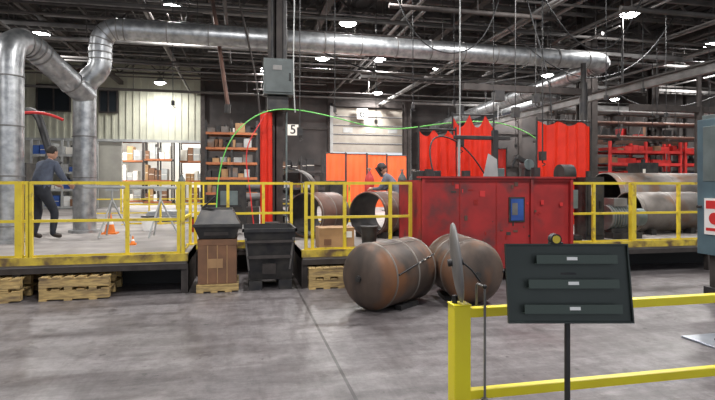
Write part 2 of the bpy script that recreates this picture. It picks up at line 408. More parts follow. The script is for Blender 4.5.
# ------------------------------------------------------------ railings
def railing(name, p, q, posts, z0=D, h=1.07, mid=.53, k='yellow', thick=()):
    m = MB(name); p = Vector((*p,z0)); q = Vector((*q,z0)); up = Vector((0,0,1))
    m.beam(p+up*h,q+up*h,.045,.045,k); m.beam(p+up*mid,q+up*mid,.04,.04,k)
    for t in posts:
        a = p.lerp(q,t); ww = .09 if t in thick else .05
        m.beam(a,a+up*(h+.02),ww,ww,k); m.rb(a+up*.01,(.13,.13,.02),k)
    m.b(min(p.x,q.x),max(p.x,q.x)+.004,min(p.y,q.y)-.004,max(p.y,q.y)+.004,z0+.01,z0+.05,k)
    return m.build()
railing('guard_railing',(-6.5,8.1),(-2.94,8.1),(0,.35,.97,1),thick=(.97,))
railing('guard_railing',(-2.90,8.1),(-.86,8.1),(0,.62,.97,1))
railing('guard_railing',(-.88,8.25),(-.88,9.4),(1,))
railing('guard_railing',(-.8,9.5),(.88,9.5),(0,.33,.7,1))
railing('guard_railing',(.98,8.1),(2.70,8.1),(0,.06,.36,.8,1))
railing('guard_railing',(5.66,8.1),(6.86,8.1),(0,.4))
railing('guard_railing',(6.95,8.1),(12.5,8.1),(0,.18,.35,.6,.9),thick=(0,))
railing('guard_railing',(-3.0,14.5),(-.3,14.5),(0,.33,.66,1))
railing('guard_railing',(-5.2,20),(-1.4,20),(0,.25,.5,.75,1))
railing('guard_railing',(.95,14.2),(3.6,14.2),(0,.25,.5,.75,1))
railing('guard_railing',(6.5,13),(9.8,13),(0,.25,.5,.75,1))
railing('guard_railing',(11,12.4),(17,12.4),(0,.2,.4,.6,.8,1))
m = MB('safety_barrier')
for x in (.905,3.3,5.6):
    m.b(x-.037,x+.037,2.02,2.094,0,1.09,'yellow2'); m.b(x-.09,x+.09,1.97,2.15,0,.015,'yellow2'); m.b(x-.04,x+.04,2.017,2.097,1.09,1.097,'yellow2')
for z in (1.055,.705): m.b(.94,6,2.037,2.077,z-.02,z+.02,'yellow2')
m.build(.004)

m = MB('dished_disc_sign')
nd = Vector((.955,-.295,0.10)).normalized(); c = Vector((.885,2.058,1.27))
m.rev(c-nd*.012,nd,[(0,.001),(.002,.06),(.006,.12),(.014,.165),(.022,.17),(.026,.165),(.02,.12),(.016,.06),(.014,.001)],'conduit',40)
m.cyl((.885,2.058,1.098),(.885,2.058,1.13),.012,'dsteel'); m.cyl(c-nd*.03,c+nd*.035,.016,'dsteel')
m.tube([c+nd*.03,(.95,2.03,1.24),(.985,2.02,1.19)],.004,'dsteel',8)
m.build()
m = MB('hook_rod')
m.tube(roundpath([(1.0,2.09,1.06),(1.0,2.09,1.17),(1.0,2.01,1.17),(1.0,2.01,.70)],.02),.0055,'conduit',8)
m.cyl((1.0,2.01,.70),(1.0,2.01,.685),.014,'conduit'); m.ball((1.0,2.01,1.17),.010,'dsteel')
m.build()

e = bpy.data.objects.new('instruction_stand',None); COL.objects.link(e); e.location = (1.235,1.775,0); e.rotation_euler = (0,0,-math.radians(12.6))
m = MB('board_and_pole'); T = -math.radians(9)
R = Matrix.Rotation(T,3,'X'); c0 = Vector((0,0,1.22))
def lb(cx,cy,cz,sx,sy,sz,k): m.rb(c0+R@Vector((cx,cy,cz)),(sx,sy,sz),k,(T,0,0))
lb(-.003,0,0,.478,.006,.30,'board'); lb(-.003,-.006,.148,.478,.016,.006,'board'); lb(-.003,-.006,-.148,.478,.016,.006,'board')
lb(-.240,-.006,0,.005,.014,.30,'board'); lb(.234,-.006,0,.005,.014,.30,'board')
for i,(z,x0,x1) in enumerate(((.075,-.13,.18),(-.018,-.165,.18),(-.112,-.185,.185))):
    lb((x0+x1)/2,-.018,z,x1-x0,.03,.004,'tray'); lb((x0+x1)/2,-.033,z+.016,x1-x0,.004,.032,'tray')
    lb(.005,-.0365,z+.018,.04,.002,.012,'white')
m.cyl((0,.012,0.02),(0,.012,1.2),.011,'dsteel'); m.cyl((0,.012,.62),(0,.012,.75),.016,'dsteel')
m.rb((0,.012,1.2),(.06,.02,.12),'dsteel')
for a in (0,2.09,4.19): m.tube([(0,.012,.12),(.28*math.cos(a+.5),.012+.28*math.sin(a+.5),.012)],.01,'dsteel',8)
m.build(parent=e)
m = MB('tape_measure'); c = c0+R@Vector((-.045,-.004,.17))
m.cyl(c+Vector((0,-.018,0)),c+Vector((0,.018,0)),.021,'black',seg=24); m.cyl(c+Vector((0,-.020,0)),c+Vector((0,.020,0)),.015,'yellow',seg=24); m.b(c.x-.021,c.x+.027,c.y-.016,c.y+.016,c.z-.02,c.z-.012,'black')
m.build(parent=e)

# ------------------------------------------------------------ pressure vessels
def vessel(cx,cy,dx,dy,L=1.36,r=.425,a0=8,a1=34,s0=-.62,s1=.88):
    m = MB('pressure_vessel'); dv = Vector((dx,dy,0)).normalized(); c = Vector((cx,cy,r+.012)); h = L/2; dome = .24
    prof = []
    for i in range(11):
        a = math.pi/2*i/10; prof.append((-h+dome-dome*math.cos(a), max(.001,r*math.sin(a))))
    n = prof[-1][0]
    prof.append((n+.002,r)); prof += [(h-dome,r)]
    for i in range(1,11):
        a = math.pi/2*i/10; prof.append((h-dome+dome*math.sin(a), max(.001,r*math.cos(a))))
    m.rev(c,dv,prof,'rust',56)
    for t,k in ((-h+dome,'weld'),(0.05,'weld'),(h-dome,'weld')): m.rev(c,dv,[(t-.014,r),(t-.008,r+.008),(t+.008,r+.008),(t+.014,r)],k,56)
    side = Vector((dv.y,-dv.x,0)); up = Vector((0,0,1))
    def surf(t,ang,off=.008):
        rr_ = r if abs(t) < h-dome else r*math.sqrt(max(.0,1-((abs(t)-(h-dome))/dome)**2))
        return c+dv*t+(side*math.cos(ang)+up*math.sin(ang))*(rr_+off)
    pts = [surf(h*(s0+(s1-s0)*i/15),math.radians(a0+(a1-a0)*i/15)) for i in range(16)]
    m.tube(pts,.010,'black',6)
    for i in range(7,15,2): m.beam(pts[i],pts[i].lerp(pts[i+1],.55),.022,.012,'mark')
    m.tube([surf(-h+dome+(L-2*dome)*i/8,math.radians(70),.001) for i in range(9)],.007,'weld',6)
    q = c-dv*h; m.cyl(q+dv*.04,q-dv*.025,.04,'dsteel'); m.cyl(q-dv*.025,q-dv*.03,.02,'dsteel')
    for sx in (-1,1):
        p = c+side*sx*.26
        m.rb((p.x,p.y,.03),(.4,.09,.06),'dsteel',(0,0,math.atan2(dv.y,dv.x)))
    m.build()
vessel(1.95,6.66,.79,.61)
vessel(3.06,6.86,.118,.99,a0=2,a1=20,s0=-.8,s1=.3)

# ------------------------------------------------------------ pallets, boxes, hoppers
def pallet_mb(m,x0,x1,y0,y1,z,H=.125):
    for i in range(3):
        y = y0+(y1-y0-.09)*i/2; m.b(x0,x1,y,y+.09,z+.02,z+H-.025,'wood')
    n = 6
    for i in range(n):
        x = x0+(x1-x0-.1)*i/(n-1); m.b(x,x+.1,y0-.01,y1,z+H-.025,z+H-.005,'wood')
        if i%2 == 0: m.b(x,x+.1,y0-.01,y1,z,z+.02,'wood')
for x0,x1,n in ((-3.75,-2.95,2),(-2.72,-1.83,2),(1.0,1.66,2)):
    m = MB('wooden_pallet_stack')
    for i in range(n): pallet_mb(m,x0,x1,7.86,8.7,i*.165,.165)
    m.b(x0,x1,7.85,7.87,.19,.27,'wood'); m.build()
m = MB('cardboard_bin')
pallet_mb(m,-.66,-.05,7.95,8.75,0)
m.b(-.64,-.08,7.97,8.72,.125,.79,'cardd')
m.b(-.645,-.075,7.962,8.725,.70,.79,'cardd')
for x in (-.5,-.36,-.22): m.b(x-.008,x+.008,7.962,7.97,.13,.70,'card')
m.b(-.5,-.28,7.963,7.97,.36,.5,'card')
m.build(.008)
m = MB('steel_scrap_tray')
vs = [(-.62,7.98,.8),(-.1,7.98,.8),(-.1,8.7,.8),(-.62,8.7,.8),(-.70,7.92,1.0),(-.03,7.92,1.0),(-.03,8.74,1.0),(-.70,8.74,1.0),(-.6,8.15,1.24),(-.15,8.15,1.24),(-.15,8.6,1.24),(-.6,8.6,1.24)]
m.add(vs,[(0,3,2,1),(0,1,5,4),(1,2,6,5),(2,3,7,6),(3,0,4,7),(4,5,9,8),(5,6,10,9),(6,7,11,10),(7,4,8,11)],'dsteel')
m.b(-.71,-.02,7.90,7.94,.98,1.02,'dsteel'); m.cyl((-.6,8.15,1.24),(-.15,8.15,1.24),.015,'dsteel'); m.cyl((-.6,8.15,1.24),(-.4,8.1,1.42),.012,'dsteel')
m.b(-.55,-.2,7.93,7.97,.85,.9,'bsteel')
m.build()
m = MB('steel_hopper')
def frus(m,x0,x1,y0,y1,z0,X0,X1,Y0,Y1,z1,k,inner=False):
    vs = [(x0,y0,z0),(x1,y0,z0),(x1,y1,z0),(x0,y1,z0),(X0,Y0,z1),(X1,Y0,z1),(X1,Y1,z1),(X0,Y1,z1)]
    m.add(vs,[(0,3,2,1),(0,1,5,4),(1,2,6,5),(2,3,7,6),(3,0,4,7)],k)
frus(m,.12,.76,8.1,8.8,.14,.02,.80,7.92,8.95,.92,'dsteel'); frus(m,.13,.75,8.11,8.79,.16,.04,.78,7.94,8.93,.92,'black')
for (a,b2,c_,d_) in ((.0,.82,7.9,7.94),(.0,.82,8.93,8.97),(.0,.03,7.9,8.97),(.79,.82,7.9,8.97)): m.b(a,b2,c_,d_,.89,.94,'dsteel')
m.b(.1,.3,8.0,8.85,0,.14,'dsteel'); m.b(.55,.75,8.0,8.85,0,.14,'dsteel')
m.rb((.41,8.0,.5),(.66,.03,.05),'bsteel',(-.22,0,0)); m.rb((.41,7.94,.74),(.72,.03,.04),'bsteel',(-.22,0,0)); m.b(.3,.5,7.94,8.0,.25,.4,'bsteel')
m.cyl((.1,8.05,.3),(.05,7.95,.8),.015,'conduit'); m.cyl((.72,8.05,.3),(.77,7.95,.8),.015,'conduit')
m.build()
m = MB('cardboard_box')
m.b(1.22,1.80,8.3,8.75,D,D+.34,'card'); m.b(1.22,1.80,8.495,8.555,D+.34,D+.343,'cardd'); m.b(1.3,1.42,8.295,8.3,D+.06,D+.16,'cardd'); m.b(1.62,1.76,8.295,8.3,D+.18,D+.28,'white')
m.build(.005)

def shell(name,cx,cy,cz,dx,dy,L,r,k='rust2',kin='dsteel'):
    m = MB(name); dv = Vector((dx,dy,0)).normalized(); c = Vector((cx,cy,cz))
    m.rev(c,dv,[(-L/2,r-.02),(-L/2,r),(L/2,r),(L/2,r-.02)],k,48)
    m.rev(c,dv,[(-L/2,r-.02),(L/2,r-.02)],kin,48)
    for t in (-L*.46,0,L*.46): m.rev(c,dv,[(t-.012,r),(t-.008,r+.006),(t+.008,r+.006),(t+.012,r)],'weld',48)
    side = Vector((dv.y,-dv.x,0))
    for t in (-L*.3,L*.3):
        for s_ in (-1,1):
            p = c+dv*t+side*s_*r*.6
            m.rb((p.x,p.y,D+(cz-r-D+.2*r)/2),(.12,.2,max(.04,cz-r-D+.2*r)),'dsteel',(0,0,math.atan2(dv.y,dv.x)))
    m.build()
shell('steel_shell',1.52,10.35,D+.46,.7,.7,.95,.43)
shell('steel_shell',2.72,10.1,D+.47,.75,.66,.9,.44)
shell('steel_shell',1.22,12.9,1.42,.25,.95,1.2,.58,'dsteel','black')
shell('large_tank_section',8.9,9.55,D+.46,1,.03,1.7,.43,'mill')
shell('large_tank_section',10.9,9.6,D+.46,1,.03,1.9,.43,'mill')
shell('large_tank_section',10.6,11.4,D+.75,1,.03,3.4,.6,'mill')

# ------------------------------------------------------------ red booth
m = MB('red_welding_booth')
m.b(2.80,4.75,7.84,7.87,.22,1.70,'red'); m.b(4.75,5.52,7.86,7.89,.22,1.72,'red')
for x in (2.80,4.72,5.47): m.b(x,x+.05,7.80,7.86,0,1.73,'red')
for x in (3.45,4.1): m.b(x,x+.015,7.835,7.845,.22,1.68,'dredcurt')
m.b(2.8,5.52,7.81,7.85,.22,.27,'red'); m.b(2.8,5.52,7.82,7.85,1.66,1.71,'red')
m.b(2.8,2.83,7.87,9.05,D,1.68,'red'); m.b(5.49,5.52,7.89,9.05,D,1.72,'red'); m.b(2.8,5.52,9.02,9.05,D,1.6,'red')
m.b(4.33,4.62,7.825,7.845,.98,1.40,'dsteel'); m.b(4.36,4.59,7.815,7.83,1.01,1.37,'blue'); m.b(4.38,4.48,7.81,7.82,1.1,1.3,'conduit')
m.b(2.76,5.56,7.78,7.95,1.71,1.74,'red')
for i in range(34):
    x = random.uniform(2.9,5.3); z0_ = random.uniform(.3,1.6); m.b(x,x+random.uniform(.015,.1),7.833,7.84,z0_,z0_+random.uniform(.01,.10),random.choice(['dredcurt','bsteel','rust2','redh']))
for x,h_ in ((2.95,.12),(3.6,.1),(4.9,.16)): m.b(x,x+.12,8.0,8.1,1.60,1.74+h_,'dsteel')
m.build()

def curtain(name,p,q,z0,z1,k,posts=True,**kw):
    m = MB(name); m.sheet(p,q,z0,z1,k,**kw); m.cyl((*p,z1),(*q,z1),.02,'dsteel',seg=8)
    if posts:
        for a in (p,q): m.cyl((*a,D),(*a,z1+.05),.02,'dsteel',seg=8); m.rb((*a,D+.01),(.3,.3,.02),'dsteel')
    m.build()
curtain('welding_curtain',(3.25,9.25),(4.02,9.3),.8,2.66,'redcurt',wl=.2,sag=.14)
curtain('welding_curtain',(4.08,9.6),(4.92,9.5),.8,3.0,'redcurt',wl=.22,sag=.25)
curtain('welding_curtain',(5.72,9.25),(6.98,9.3),.8,2.9,'redcurt',wl=.25,sag=.1)
curtain('welding_curtain',(7.2,10.6),(8.0,10.65),.8,2.6,'dredcurt',wl=.25,sag=.1)
curtain('welding_curtain',(.36,10.72),(.60,10.66),.75,3.1,'redcurt',posts=False,wl=.12,amp=.03)
x = 3.2
for i in range(4):
    curtain('welding_curtain_screen',(x,20+.1*(i%2)),(x+.80,20+.1*((i+1)%2)),D+.15,2.85-(.02*i),'orcurt',amp=.03,wl=.25); x += .84
curtain('welding_curtain',(7.6,17),(9.3,17),.8,2.9,'dredcurt',wl=.3)
rack('red_storage_rack',12.0,14.8,15,15.7,D,3,.42,['dredcurt','rackred','dsteel','cardd','rackred'],'rackred',post='rackred',zoff=1.25)
rack('red_storage_rack',15.0,18.5,15,15.7,D,3,.42,['rackred','rackred','dsteel','lgrey'],'rackred',post='rackred',zoff=1.25)

m = MB('welding_manipulator')
m.b(4.45,4.55,8.6,8.70,D,2.6,'dsteel'); m.b(3.7,4.8,8.62,8.68,2.42,2.49,'dsteel'); m.b(4.40,4.62,8.5,8.8,1.5,1.9,'grey')
m.cyl((3.8,8.65,1.5),(3.8,8.65,2.5),.025,'lgrey'); m.b(4.3,4.8,8.45,8.95,D,D+.15,'dsteel')
m.b(3.0,3.4,8.5,8.9,D,1.85,'dsteel')
m.build(.01)
m = MB('welding_robot_arm')
m.cyl((5.15,8.75,D),(5.15,8.75,1.3),.14,'grey'); m.cyl((5.15,8.75,1.3),(5.15,8.75,1.5),.17,'dsteel'); m.beam((5.15,8.75,1.5),(5.2,8.75,1.98),.13,.12,'dsteel'); m.cyl((5.2,8.65,1.98),(5.2,8.85,1.98),.10,'grey'); m.beam((5.2,8.75,2.02),(4.95,8.7,2.12),.09,.09,'dsteel'); m.cyl((4.95,8.7,2.12),(4.86,8.68,1.92),.035,'black',.02)
m.build(.01)
m = MB('gusset_plate')
m.add([(4.05,8.30,1.5),(4.40,8.30,1.5),(4.36,8.30,2.05),(4.2,8.30,2.15),(4.05,8.32,1.5),(4.40,8.32,1.5),(4.36,8.32,2.05),(4.2,8.32,2.15)],[(0,1,2,3),(7,6,5,4),(0,4,5,1),(1,5,6,2),(2,6,7,3),(3,7,4,0)],'lgrey')
m.cyl((4.25,8.33,D),(4.25,8.33,1.6),.03,'dsteel'); m.cyl((4.3,8.31,2.1),(4.3,8.31,6.4),.006,'dsteel',seg=6); m.build()

def hang(name,x,y,z0,z1,box=None,r=.012,k='dsteel'):
    m = MB(name); m.cyl((x,y,z0),(x,y,z1),r,k,seg=6)
    if box: m.b(x-box/2,x+box/2,y-box/2,y+box/2,z0-box*1.6,z0,'dsteel'); m.tube([(x,y,z0-box*1.6),(x,y,z0-box*2.0),(x+.06,y,z0-box*2.3),(x,y,z0-box*2.6)],.012,'dsteel',6)
    m.build()
hang('chain_hoist',3.95,8.95,2.5,6.4,.12,k='lgrey'); hang('chain_hoist',4.55,10.3,3.3,6.4,.12,k='lgrey'); hang('chain_hoist',5.85,10.3,3.3,6.4,.14)
hang('control_pendant',5.25,8.3,2.2,6.4,.10); hang('chain_hoist',1.08,9.9,2.7,6.4,.1); hang('chain_hoist',6.9,11.2,3.8,6.4,.14)
for x,y,z in ((-1.6,12.9,3.6),(2.1,11.8,3.4),(3.4,13,3.3),(6.2,14,3.6),(8.4,12.9,3.8),(11.5,14,3.2),(12.8,12,3.4),(14,14.4,3.4),(7.9,10,3.6),(9.1,16,3),(3.9,11.5,3.5),(5.1,11.9,3.7),(10.9,11.5,3.5),(9.3,10.5,3.9),(12,13,3.7),(13.3,14.6,3.5)):
    hang('drop_cable',x,y,z,6.45,.07,.01,'black')

m = MB('crane_runway_beam'); m.b(9.9,10.06,7,25.5,4.05,4.25,'conduit'); m.b(9.82,10.14,7,25.5,4.24,4.28,'truss')
for v in (8,12,16,20,24): m.cyl((9.98,v,4.28),(9.98,v,7.2),.03,'dsteel',seg=6)
m.build()
m = MB('jib_crane'); m.cyl((8.5,11.6,D),(8.5,11.6,4.2),.10,'dsteel'); m.b(5.2,8.7,11.55,11.68,3.9,4.05,'bsteel'); m.beam((8.5,11.6,4.6),(5.6,11.6,4.05),.03,.03,'dsteel'); m.cyl((8.5,11.6,4.1),(8.5,11.6,4.7),.07,'dsteel')
m.b(6.0,6.25,11.5,11.7,3.65,3.9,'dsteel'); m.cyl((6.12,11.6,3.2),(6.12,11.6,3.65),.012,'lgrey'); m.build()
m = MB('jib_crane'); m.cyl((13.6,13.1,D),(13.6,13.1,4.0),.12,'bsteel'); m.b(11.2,17,13.0,13.2,3.8,3.98,'bsteel'); m.beam((13.6,13.1,4.9),(16.6,13.1,3.98),.04,.04,'bsteel'); m.cyl((13.6,13.1,4),(13.6,13.1,5),.07,'bsteel'); m.b(15.5,15.9,12.95,13.25,3.4,3.8,'yellow'); m.build()

def hose(name,pts,r,k):
    cu = bpy.data.curves.new(name,'CURVE'); cu.dimensions = '3D'; cu.bevel_depth = r; cu.bevel_resolution = 2
    sp = cu.splines.new('NURBS'); sp.points.add(len(pts)-1); sp.use_endpoint_u = True; sp.order_u = 4; sp.resolution_u = 10
    for i,p in enumerate(pts): sp.points[i].co = (*p,1)
    cu.materials.append(M[k]); ob = bpy.data.objects.new(name,cu); COL.objects.link(ob)
hose('green_air_hose',[(-.5,10.5,.6),(-.5,10.5,1.6),(-.35,10.5,2.4),(.1,10.4,2.9),(.7,10.35,3.2),(2,10.5,2.98),(3,10.6,2.72),(4,10.4,2.9),(5,10.3,3.0),(6,10.45,2.95),(7,10.5,2.4),(7.1,10.5,1.4)],.011,'green')
hose('red_air_hose',[(.5,10.5,3.1),(.35,10.45,2.8),(.0,10.4,2.4),(.15,10.45,1.6),(.2,10.45,1.0),(.25,10.5,.6)],.012,'redh')
hose('power_cable',[(6.4,11,6.9),(6.5,11,5.5),(7.2,11,4.6),(7.2,11,3.2)],.014,'black')
hose('power_cable',[(-.3,12,6.9),(-.1,12,5.5),(.5,12,4.2),(.4,12,2.2)],.02,'bsteel')
hose('power_cable',[(.9,10.2,6.9),(1.1,10,5.8),(.9,10,4.5),(1.0,10,3)],.012,'lgrey')
hose('power_cable',[(1.5,13.3,5.3),(3,13.3,4.6),(5,13.3,4.3),(7,13.3,4.6),(8.5,13.3,5.2)],.02,'black')
hose('power_cable',[(10.5,14,5.2),(12,14.5,4.2),(14,14.6,4.0),(16,14.6,4.6),(18,14.6,5.6)],.02,'black')
hose('power_cable',[(5.6,9.3,5.9),(6.3,9.3,4.6),(7.5,9.6,4.2),(8.3,9.8,4.9),(9,10,6.2)],.014,'black')
hose('power_cable',[(6.6,12,5.6),(8,12,4.4),(9.5,12,4.3),(10.8,12,5.0),(11.6,12,6.2)],.016,'black')
hose('power_cable',[(3.2,11,6.2),(3.6,11,4.9),(4.6,11,4.3),(5.6,11,4.9),(5.9,11,6.2)],.014,'black')
hose('welding_cable',[(3.2,8.3,1.75),(3.1,8.5,2.3),(3.5,8.9,2.7),(4.2,8.85,2.2),(4.5,8.83,1.6)],.014,'black')

# ------------------------------------------------------------ left work area
m = MB('traffic_cone')
def cone(m,x,y,z,h=.45):
    m.b(x-.15*h/.45,x+.15*h/.45,y-.15*h/.45,y+.15*h/.45,z,z+.03,'orange'); q=h/.45; m.cyl((x,y,z+.03),(x,y,z+h*.45),.11*q,'orange',.075*q); m.cyl((x,y,z+h*.45),(x,y,z+h*.65),.075*q,'white',.052*q); m.cyl((x,y,z+h*.65),(x,y,z+h),.052*q,'orange',.02*q)
cone(m,-2.75,11.9,D); m.build()
m = MB('traffic_cone'); cone(m,-1.85,9.6,D,.16); m.build()
m = MB('pipe_stand')
for (x,y) in ((-2.55,11.2),(-1.6,11.0)):
    for a in (0,2.09,4.19): m.tube([(x,y,D+.75),(x+.35*math.cos(a),y+.35*math.sin(a),D+.01)],.018,'lgrey',8)
    m.cyl((x,y,D+.7),(x,y,D+.95),.022,'lgrey'); m.b(x-.12,x+.12,y-.02,y+.02,D+.92,D+.97,'lgrey')
m.cyl((-3.1,11.3,D+1.0),(-1.2,10.95,D+.98),.03,'lgrey'); m.build()
m = MB('work_bench')
m.b(-5.9,-4.6,11.9,12.7,D+.85,D+.9,'dsteel')
for x in (-5.85,-4.65):
    for y in (11.95,12.65): m.b(x-.03,x+.03,y-.03,y+.03,D,D+.85,'dsteel')
m.b(-5.6,-5.1,12.1,12.5,D+.9,D+1.25,'lgrey'); m.b(-4.95,-4.7,12.1,12.4,D+.9,D+1.1,'blue'); m.build(.01)
m = MB('fume_extractor_arm')
m.b(-6.2,-5.3,14.5,15.2,D,D+1.6,'dsteel'); m.tube(roundpath([(-5.7,14.8,D+1.6),(-5.7,14.8,3.4),(-5.0,14.3,3.5),(-4.6,14,2.4)],.4),.09,'black',14); m.rev((-4.6,14,2.4),(0.2,0,-1),[(0,.09),(.3,.22)],'black',20); m.build()
hose('red_air_hose',[(-6.8,14,3.3),(-6.3,14,3.6),(-5.5,14,3.1),(-4.9,14,3.5),(-4.3,14,3.2)],.035,'redh')
m = MB('steel_plate_stack')
for i in range(4): m.b(-2.7+.03*i,-1.5,15.5,16.6,D+.1+i*.05,D+.14+i*.05,'kit')
m.b(-2.6,-2.5,15.5,16.6,D,D+.1,'wood'); m.b(-1.7,-1.6,15.5,16.6,D,D+.1,'wood'); m.build()
m = MB('plate_rolling_machine')
m.b(-.6,.1,12.6,13.3,D,D+1.1,'dsteel'); m.b(2.1,2.5,12.5,13.3,D,D+1.15,'dsteel'); 
for z,y in ((.75,12.8),(1.0,13.0),(.75,13.2)): m.cyl((.05,y,D+z),(.55,y,D+z),.09,'conduit')
m.b(.1,.4,12.6,13.3,D,D+.5,'bsteel'); m.b(-.5,-.1,12.55,12.6,D+.5,D+.9,'grey'); m.build(.01)
m = MB('parts_bin'); frus(m,-.7,-.1,10.9,11.6,D,-.8,0,10.8,11.7,D+.6,'dsteel'); frus(m,-.69,-.11,10.91,11.59,D+.05,-.78,-.02,10.82,11.68,D+.6,'black'); m.build()
def gascyl(x,y,k):
    m = MB('gas_cylinder'); m.rev((x,y,D),(0,0,1),[(0,.0),(0,.11),(.02,.115),(1.15,.115),(1.25,.09),(1.32,.04),(1.36,.035)],k,20)
    m.cyl((x,y,D+1.36),(x,y,D+1.44),.022,'weld',seg=10); m.cyl((x-.05,y,D+1.42),(x+.05,y,D+1.42),.015,'weld',seg=8); m.build()
for x,y,k in ((2.95,11.9,'rackred'),(3.95,12.5,'dgrey'),(4.25,12.5,'dgrey'),(8.1,12.3,'dgrey'),(-1.9,17.5,'dgrey'),(7.55,11.4,'rackred')): gascyl(x,y,k)
def bucket(x,y,k):
    m = MB('bucket'); m.cyl((x,y,D),(x,y,D+.32),.12,k,.15,seg=18); m.cyl((x,y,D+.3),(x,y,D+.33),.158,'dsteel',.158,seg=18); m.build()
for x,y,k in ((-.35,9.9,'dsteel'),(.55,10.0,'white'),(-2.1,12.6,'white'),(-1.0,12,'rackred'),(2.15,8.7,'dsteel')): bucket(x,y,k)

# ------------------------------------------------------------ right side machinery
m = MB('press_machine')
m.b(6.25,7.4,5.1,5.95,0,.2,'dsteel'); m.b(6.3,7.3,5.15,5.9,.2,.65,'bsteel'); m.b(6.2,7.4,5.1,6.0,.65,2.5,'bgrey'); m.b(6.24,7.36,5.14,5.96,2.5,2.56,'grey')
m.b(6.19,6.2,5.2,5.9,1.65,2.4,'grey'); m.cyl((6.2,5.94,1.3),(6.14,5.94,1.3),.02,'dsteel'); m.build(.015)
m = MB('warning_sign'); m.b(6.17,6.195,5.35,5.86,.93,1.42,'white'); m.b(6.165,6.17,5.38,5.83,1.28,1.39,'redh'); m.b(6.165,6.17,5.38,5.83,.98,1.02,'redh'); m.cyl((6.168,5.7,1.15),(6.16,5.7,1.15),.08,'redh'); m.cyl((6.168,5.5,1.15),(6.16,5.5,1.15),.08,'dsteel'); m.build()
m = MB('floor_plate'); m.b(4.5,5.3,4.0,4.55,0,.02,'kit'); m.b(4.7,5.1,4.15,4.35,.02,.035,'dsteel'); m.build(.005)
m = MB('motor_gearbox')
m.b(6.95,7.6,8.6,9.1,D,D+.12,'dsteel'); m.cyl((6.95,8.85,D+.4),(7.55,8.85,D+.4),.24,'conduit',seg=24); m.cyl((7.55,8.85,D+.4),(7.8,8.85,D+.4),.17,'grey',seg=24); m.b(7.05,7.35,8.7,9.0,D+.62,D+.78,'conduit')
m.b(7,7.5,8.7,9.0,D+.1,D+.2,'dsteel')
for i in range(8): m.cyl((7.0+i*.06,8.85,D+.4),(7.02+i*.06,8.85,D+.4),.255,'grey',seg=24)
m.build()
m = MB('wire_feed_stand')
m.b(5.75,6.2,8.5,8.9,D,D+.1,'dsteel'); m.cyl((5.98,8.7,D+.1),(5.98,8.7,D+1.1),.04,'dsteel'); m.cyl((5.85,8.7,D+1.25),(6.1,8.7,D+1.25),.18,'dsteel',seg=24); m.b(5.8,6.15,8.55,8.85,D+.6,D+.95,'grey'); m.build()
def cabinet(name,x0,x1,y0,y1,z1,k):
    m = MB(name); m.b(x0,x1,y0,y1,D,z1,k); m.b(x0+.04,x1-.04,y0-.02,y0,D+.08,z1-.06,k); m.b(x1-.12,x1-.08,y0-.04,y0-.02,(D+z1)/2,(D+z1)/2+.14,'black')
    m.cyl(((x0+x1)/2,(y0+y1)/2,z1),((x0+x1)/2,(y0+y1)/2,z1+.12),.06,'dsteel'); m.b(x0+.1,x0+.2,y0-.025,y0-.02,z1-.35,z1-.2,'mark'); m.build(.01)
cabinet('control_cabinet',6.35,6.75,8.6,8.95,1.75,'dsteel'); cabinet('control_cabinet',8.5,9.1,12.2,12.6,2.2,'dsteel'); cabinet('control_cabinet',14.4,15.1,13.6,14.2,2.0,'blue')
cabinet('control_cabinet',16,17,13.6,14.2,2.1,'grey'); cabinet('control_cabinet',6.6,7.4,15,15.6,2.4,'dsteel'); cabinet('control_cabinet',12.1,12.8,13.8,14.3,2.3,'dsteel')
m = MB('pipe_rack')
for x in (10.95,13.2,15.2,18):
    m.b(x-.06,x+.06,16.3,16.42,D,4.2,'bsteel')
    for z in (3.2,3.7,4.1): m.b(x-.05,x+.05,15.9,16.8,z,z+.08,'bsteel')
for z in (3.28,3.78,4.18):
    for j in range(4): m.cyl((10.9,16.0+j*.22,z+.05),(18.4,16.0+j*.22,z+.05),random.uniform(.03,.07),random.choice(['rust2','conduit','dsteel','truss']),seg=8)
m.build()
m = MB('mezzanine_frame')
for x in (13,14.5,17,19.5): m.b(x-.08,x+.08,19.9,20.1,D,5.2,'bsteel')
m.b(12.8,20,19.85,20.15,3.4,3.6,'rust2'); m.b(12.8,20,19.85,20.15,4.9,5.1,'conduit')
for i in range(14): m.beam((12.9+i*.5,20,3.6),(13.4+i*.5,20,4.9) if i%2 else (12.9+i*.5,20,4.9),.04,.04,'bsteel')
for i in range(9):
    x = 13+i*.75; m.b(x,x+random.uniform(.3,.6),20.2,20.6,3.6,3.6+random.uniform(.3,.9),random.choice(['dsteel','cardd','lgrey','redh','grey']))
m.b(12.8,20,20.15,21,3.5,3.6,'bsteel')
m.build()

def numsign(ch,x,y,z,s=.55):
    m = MB('bay_number_sign'); m.b(x-s/2,x+s/2,y-.02,y,z-s/2,z+s/2,'white' if ch=='6' else 'mark'); ob = m.build()
    t = bpy.data.curves.new('digit','FONT'); t.body = ch; t.size = s*1.15; t.align_x = 'CENTER'; t.align_y = 'CENTER'; t.extrude = .002; t.offset = .008
    t.materials.append(M['black']); to = bpy.data.objects.new('digit',t); to.location = (x,y-.025,z); to.rotation_euler = (math.pi/2,0,0); COL.objects.link(to); to.parent = ob
numsign('6',6.0,25.75,5.25); numsign('5',2.3,24.0,4.15,.5)

